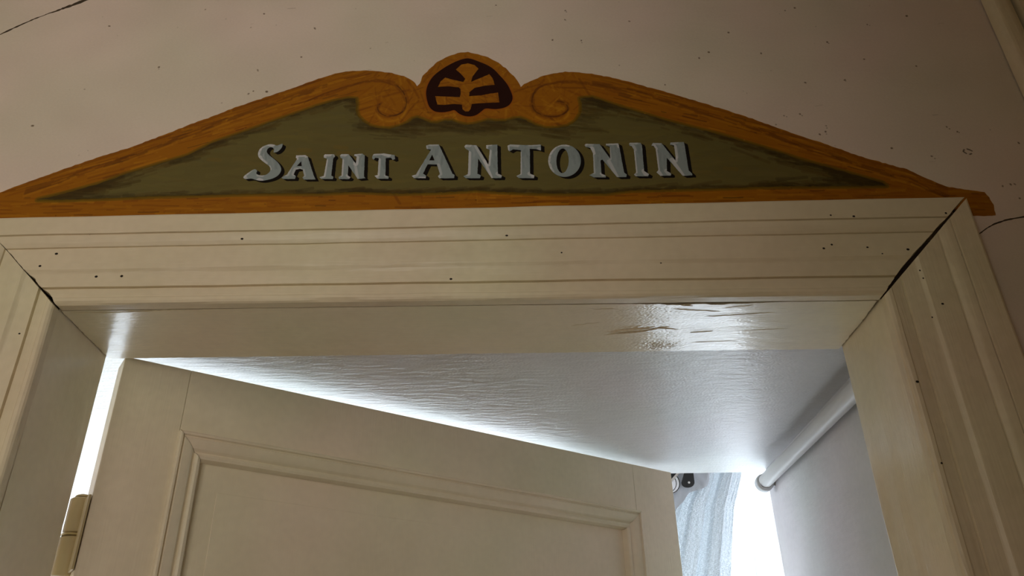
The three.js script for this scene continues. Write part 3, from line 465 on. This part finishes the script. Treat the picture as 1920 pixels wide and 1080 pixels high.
// ---------------------------------------------------------------- curtains
{
  const weave = dataTexture(512, 512, (i, j) => {
    const a = loopNoise(i, j, 512, 512, 180, 14, 61), b = loopNoise(i, j, 512, 512, 14, 180, 67), c = loopNoise(i + j * 0.5, j, 512, 512, 40, 60, 71), v = 34 * a + 34 * b + 26 * c;
    return [clamp(186 + v, 0, 255), clamp(192 + v, 0, 255), clamp(196 + v, 0, 255)];
  }, [6, 6], true);
  const weaveBump = dataTexture(512, 512, (i, j) => gray(128 + 50 * loopNoise(i, j, 512, 512, 180, 20, 81) + 50 * loopNoise(i, j, 512, 512, 20, 180, 87) + 40 * loopNoise(i, j, 512, 512, 30, 30, 89)), [6, 6]);
  M.linen = new THREE.MeshPhysicalMaterial({ map: weave, bumpMap: weaveBump, bumpScale: 0.0012, roughness: 0.95, transmission: 0.37, thickness: 0, side: THREE.DoubleSide });
  M.sheer = new THREE.MeshPhysicalMaterial({ color: 0xe2e8ed, bumpMap: weaveBump, bumpScale: 0.0003, roughness: 0.95, transmission: 0.5, thickness: 0, side: THREE.DoubleSide });
  M.greyCloth = new THREE.MeshPhysicalMaterial({ color: 0xc6cad0, bumpMap: weaveBump, bumpScale: 0.0005, roughness: 0.95, transmission: 0.36, thickness: 0, side: THREE.DoubleSide });
  const top = Y0 + 0.30, low = 0.35;
  const cloth = (nu, nv, f) => grid(nu, nv, (u, v) => f(u, lerp(top, low, v ** 1.4)), (u, v) => [u * 0.5, (1 - v) * 2]);
  const table = (rows, y) => { for (let i = 1; i < rows.length; i++) if (y >= rows[i][0]) return lerp(rows[i - 1][1], rows[i][1], (rows[i - 1][0] - y) / (rows[i - 1][0] - rows[i][0])); return rows[rows.length - 1][1]; };
  // the sheer doubles back on itself where it folds, so the folds are three layers deep
  const SEG = [];                                                           // [kind, t] columns, the same for every row
  for (let k = 0; k <= 260; k++) SEG.push([0, k / 260]);
  for (let n = 1; n <= 4; n++) { for (let k = 1; k <= 4; k++) SEG.push([n, k / 4, 1]); for (let k = 1; k <= 4; k++) SEG.push([n, k / 4, 2]); for (let k = 1; k <= 10; k++) SEG.push([n, k / 10, 3]); }
  const NF = [(d) => [0.505 - 0.10 * d, 0.004 + 0.02 * d], (d) => [0.538 - 0.065 * d, 0.005 + 0.022 * d], (d) => [0.572 + 0.085 * d, 0.005], (d) => [0.660, 0.012]];
  const sheer = grid(SEG.length - 1, 120, (u, v) => {
    const y = lerp(top, low, v ** 1.4), d = Math.max(0, Y0 + 0.085 - y), [n, t, part] = SEG[Math.round(u * (SEG.length - 1))];
    const start = NF[0](d)[0];
    let x, dz = 0;
    if (n === 0) { x = lerp(-1.15, start, t); dz = (1 - sm(start - 0.08, start - 0.02, x)) * (0.010 * Math.sin(x * 62 + 1.2 * noise2(x * 4, y * 0.8)) + 0.005 * Math.sin(x * 141 + 2)); }
    else {
      const [f, o] = NF[n - 1](d), next = n < 4 ? NF[n](d)[0] : 0.84;
      if (part === 1) { x = f + o * t; dz = 0.010 * t; } else if (part === 2) { x = f + o * (1 - t); dz = 0.010 + 0.006 * t; } else { x = lerp(f, next, t); dz = 0.016 * (1 - sm(0.1, 0.9, t)) + 0.004 * Math.sin(t * Math.PI); }
    }
    return [x, y, -0.965 + dz + 0.002 * noise2(x * 16, y * 5)];
  }, (u, v) => [u, (1 - v) * 2]);
  tag(mesh('sheer_curtain', sheer, M.sheer), 'bright white sheer curtain glowing with daylight', 'curtain');
  // the linen is drawn aside: its free edge sweeps away from the partition as it falls
  const EDGE = [[0.30, 0.560], [0.081, 0.513], [0.050, 0.501], [0.018, 0.488], [-0.048, 0.475], [-0.117, 0.462], [-0.25, 0.43], [-0.45, 0.37], [-0.8, 0.33], [-1.7, 0.30]];
  const PLEAT = [[0, 0], [0.07, 0.006], [0.09, 0.022], [0.105, 0.020], [0.15, 0.016], [0.165, 0.003], [0.205, 0.001], [0.22, 0.016], [0.30, 0.018], [0.32, 0.004], [0.37, 0.002], [0.40, 0.018], [0.52, 0.014], [0.55, 0.002], [0.62, 0.004], [0.65, 0.018], [0.78, 0.016], [0.82, 0.002], [0.90, 0.012], [1, 0.004]];
  const pleat = (u) => { for (let i = 1; i < PLEAT.length; i++) if (u <= PLEAT[i][0]) { const t = (u - PLEAT[i - 1][0]) / (PLEAT[i][0] - PLEAT[i - 1][0]); return lerp(PLEAT[i - 1][1], PLEAT[i][1], t * t * (3 - 2 * t)); } return 0; };
  const linen = cloth(240, 170, (u, y) => {
    const d = Y0 - y, xr = table(EDGE, y - Y0), wide = 0.27 + 0.35 * Math.max(0, Math.min(0.3, d + 0.08)), q = clamp(u + 0.008 * noise2(u * 5, y * 6), 0, 1);
    return [xr - wide * u, y, -0.900 + 1.7 * pleat(q) + 0.0022 * noise2(u * 34, y * 16) + 0.0013 * noise2(u * 80, y * 46)];
  });
  tag(mesh('linen_curtain', linen, M.linen), 'grey linen curtain drawn aside in front of the sheer one', 'curtain');
  const rail = group('curtain_rail', 'black curtain rail above the linen curtain', 'rail');
  const bar = new THREE.CylinderGeometry(0.009, 0.009, 2.1, 16); bar.rotateZ(Math.PI / 2); bar.translate(-0.2, Y0 + 0.315, -0.905); mesh('rod', bar, M.black, rail);
  for (const x of [-1.25, 0.85]) mesh('finial', new THREE.SphereGeometry(0.018, 16, 12).translate(x, Y0 + 0.315, -0.905), M.black, rail);
  for (const x of [-0.9, 0.82]) mesh('bracket', new THREE.CylinderGeometry(0.006, 0.006, 0.43, 10).translate(x, Y0 + 0.535, -0.905), M.black, rail);

  // cloth on a strap, hanging before the linen
  const bag = group('cloth_bag', 'grey cloth with black riveted strap hanging before the linen curtain', 'bag');
  const lowEdge = [[0.31, -0.060], [0.3403, -0.0255], [0.3612, 0.0037], [0.38, 0.022], [0.39, 0.0354], [0.3999, 0.0394], [0.4149, 0.0423], [0.4273, 0.0485], [0.4322, 0.0537], [0.435, 0.0664], [0.4377, 0.0782], [0.440, 0.12]];
  const edgeAt = (x) => { for (let i = 1; i < lowEdge.length; i++) if (x <= lowEdge[i][0]) return lerp(lowEdge[i - 1][1], lowEdge[i][1], Math.max(0, (x - lowEdge[i - 1][0]) / (lowEdge[i][0] - lowEdge[i - 1][0]))); return 0.12; };
  const skin = (o) => grid(60, 40, (u, v) => { const x = lerp(0.26, 0.4395, u), y = lerp(x < 0.31 ? -0.075 : edgeAt(x), 0.20, v); return [x, Y0 + y, -0.850 + o * (0.004 * Math.sin(Math.PI * Math.min(1, v * 3 + 0.02)) + 0.0005) + 0.002 * noise2(x * 60, y * 40)]; }, (u, v) => [u * 0.2, v * 0.2]);
  mesh('cloth', mergeGeometries([skin(1), skin(-1)]), M.greyCloth, bag);
  const BZ = -0.8425;
  const s = new THREE.Shape(); s.moveTo(0.3872, 0.17); s.lineTo(0.3862, 0.0765); s.lineTo(0.3772, 0.0543); s.bezierCurveTo(0.3768, 0.0470, 0.3830, 0.0447, 0.3886, 0.0447); s.bezierCurveTo(0.3960, 0.0447, 0.4022, 0.0490, 0.4018, 0.0561); s.lineTo(0.4020, 0.0763); s.lineTo(0.402, 0.17); s.closePath();
  const sg = new THREE.ExtrudeGeometry(s, { depth: 0.0025, bevelEnabled: true, bevelSize: 0.0005, bevelThickness: 0.0005, bevelSegments: 2 }); sg.translate(0, Y0, BZ);
  const strap = mesh('strap', sg, M.black, bag); strap.userData.label = 'black strap end';
  mesh('rivet', new THREE.SphereGeometry(0.0022, 16, 10).scale(1, 1, 0.5).translate(0.3911, Y0 + 0.0535, BZ + 0.0031), M.rivet, strap).userData.label = 'silver rivet';
  const disc = mesh('badge', new THREE.CylinderGeometry(0.0222, 0.0222, 0.0015, 48).rotateX(Math.PI / 2).translate(0.3518, Y0 + 0.0545, BZ), new THREE.MeshStandardMaterial({ color: 0xeceef4, roughness: 0.6 }), bag); disc.userData.label = 'white round badge with black rings';
  const ringAt = (r, w, x) => { const sh = new THREE.Shape(); sh.absarc(0, 0, r, 0, Math.PI * 2); const hl = new THREE.Path(); hl.absarc(0, 0, r - w, 0, Math.PI * 2, true); sh.holes.push(hl); return new THREE.ExtrudeGeometry(sh, { depth: 0.0006, bevelEnabled: false, curveSegments: 40 }).translate(x, Y0 + 0.0545, BZ + 0.0007); };
  mesh('badge_ring', ringAt(0.0220, 0.0015, 0.3518), M.black, disc); mesh('badge_ring', ringAt(0.0195, 0.0012, 0.3478), M.black, disc);
  const st = new THREE.BoxGeometry(0.0042, 0.07, 0.0012); st.rotateZ(-0.79); st.translate(0.3762, Y0 + 0.0765, BZ + 0.002); mesh('cord', st, M.rivet, bag).userData.label = 'pale cord across the badge';
  const bk = new THREE.Shape([[0.33, 0.062], [0.3555, 0.0585], [0.3735, 0.0765], [0.3735, 0.13], [0.33, 0.13]].map(([x, y]) => new THREE.Vector2(x, y)));
  mesh('black_patch', new THREE.ExtrudeGeometry(bk, { depth: 0.0006, bevelEnabled: false }).translate(0, Y0, BZ + 0.0014), M.black, bag).userData.label = 'black patch above the badge';
}

scene.traverse((o) => { if (o.isMesh) { o.castShadow = true; o.receiveShadow = true; } });
renderer.render(scene, camera);
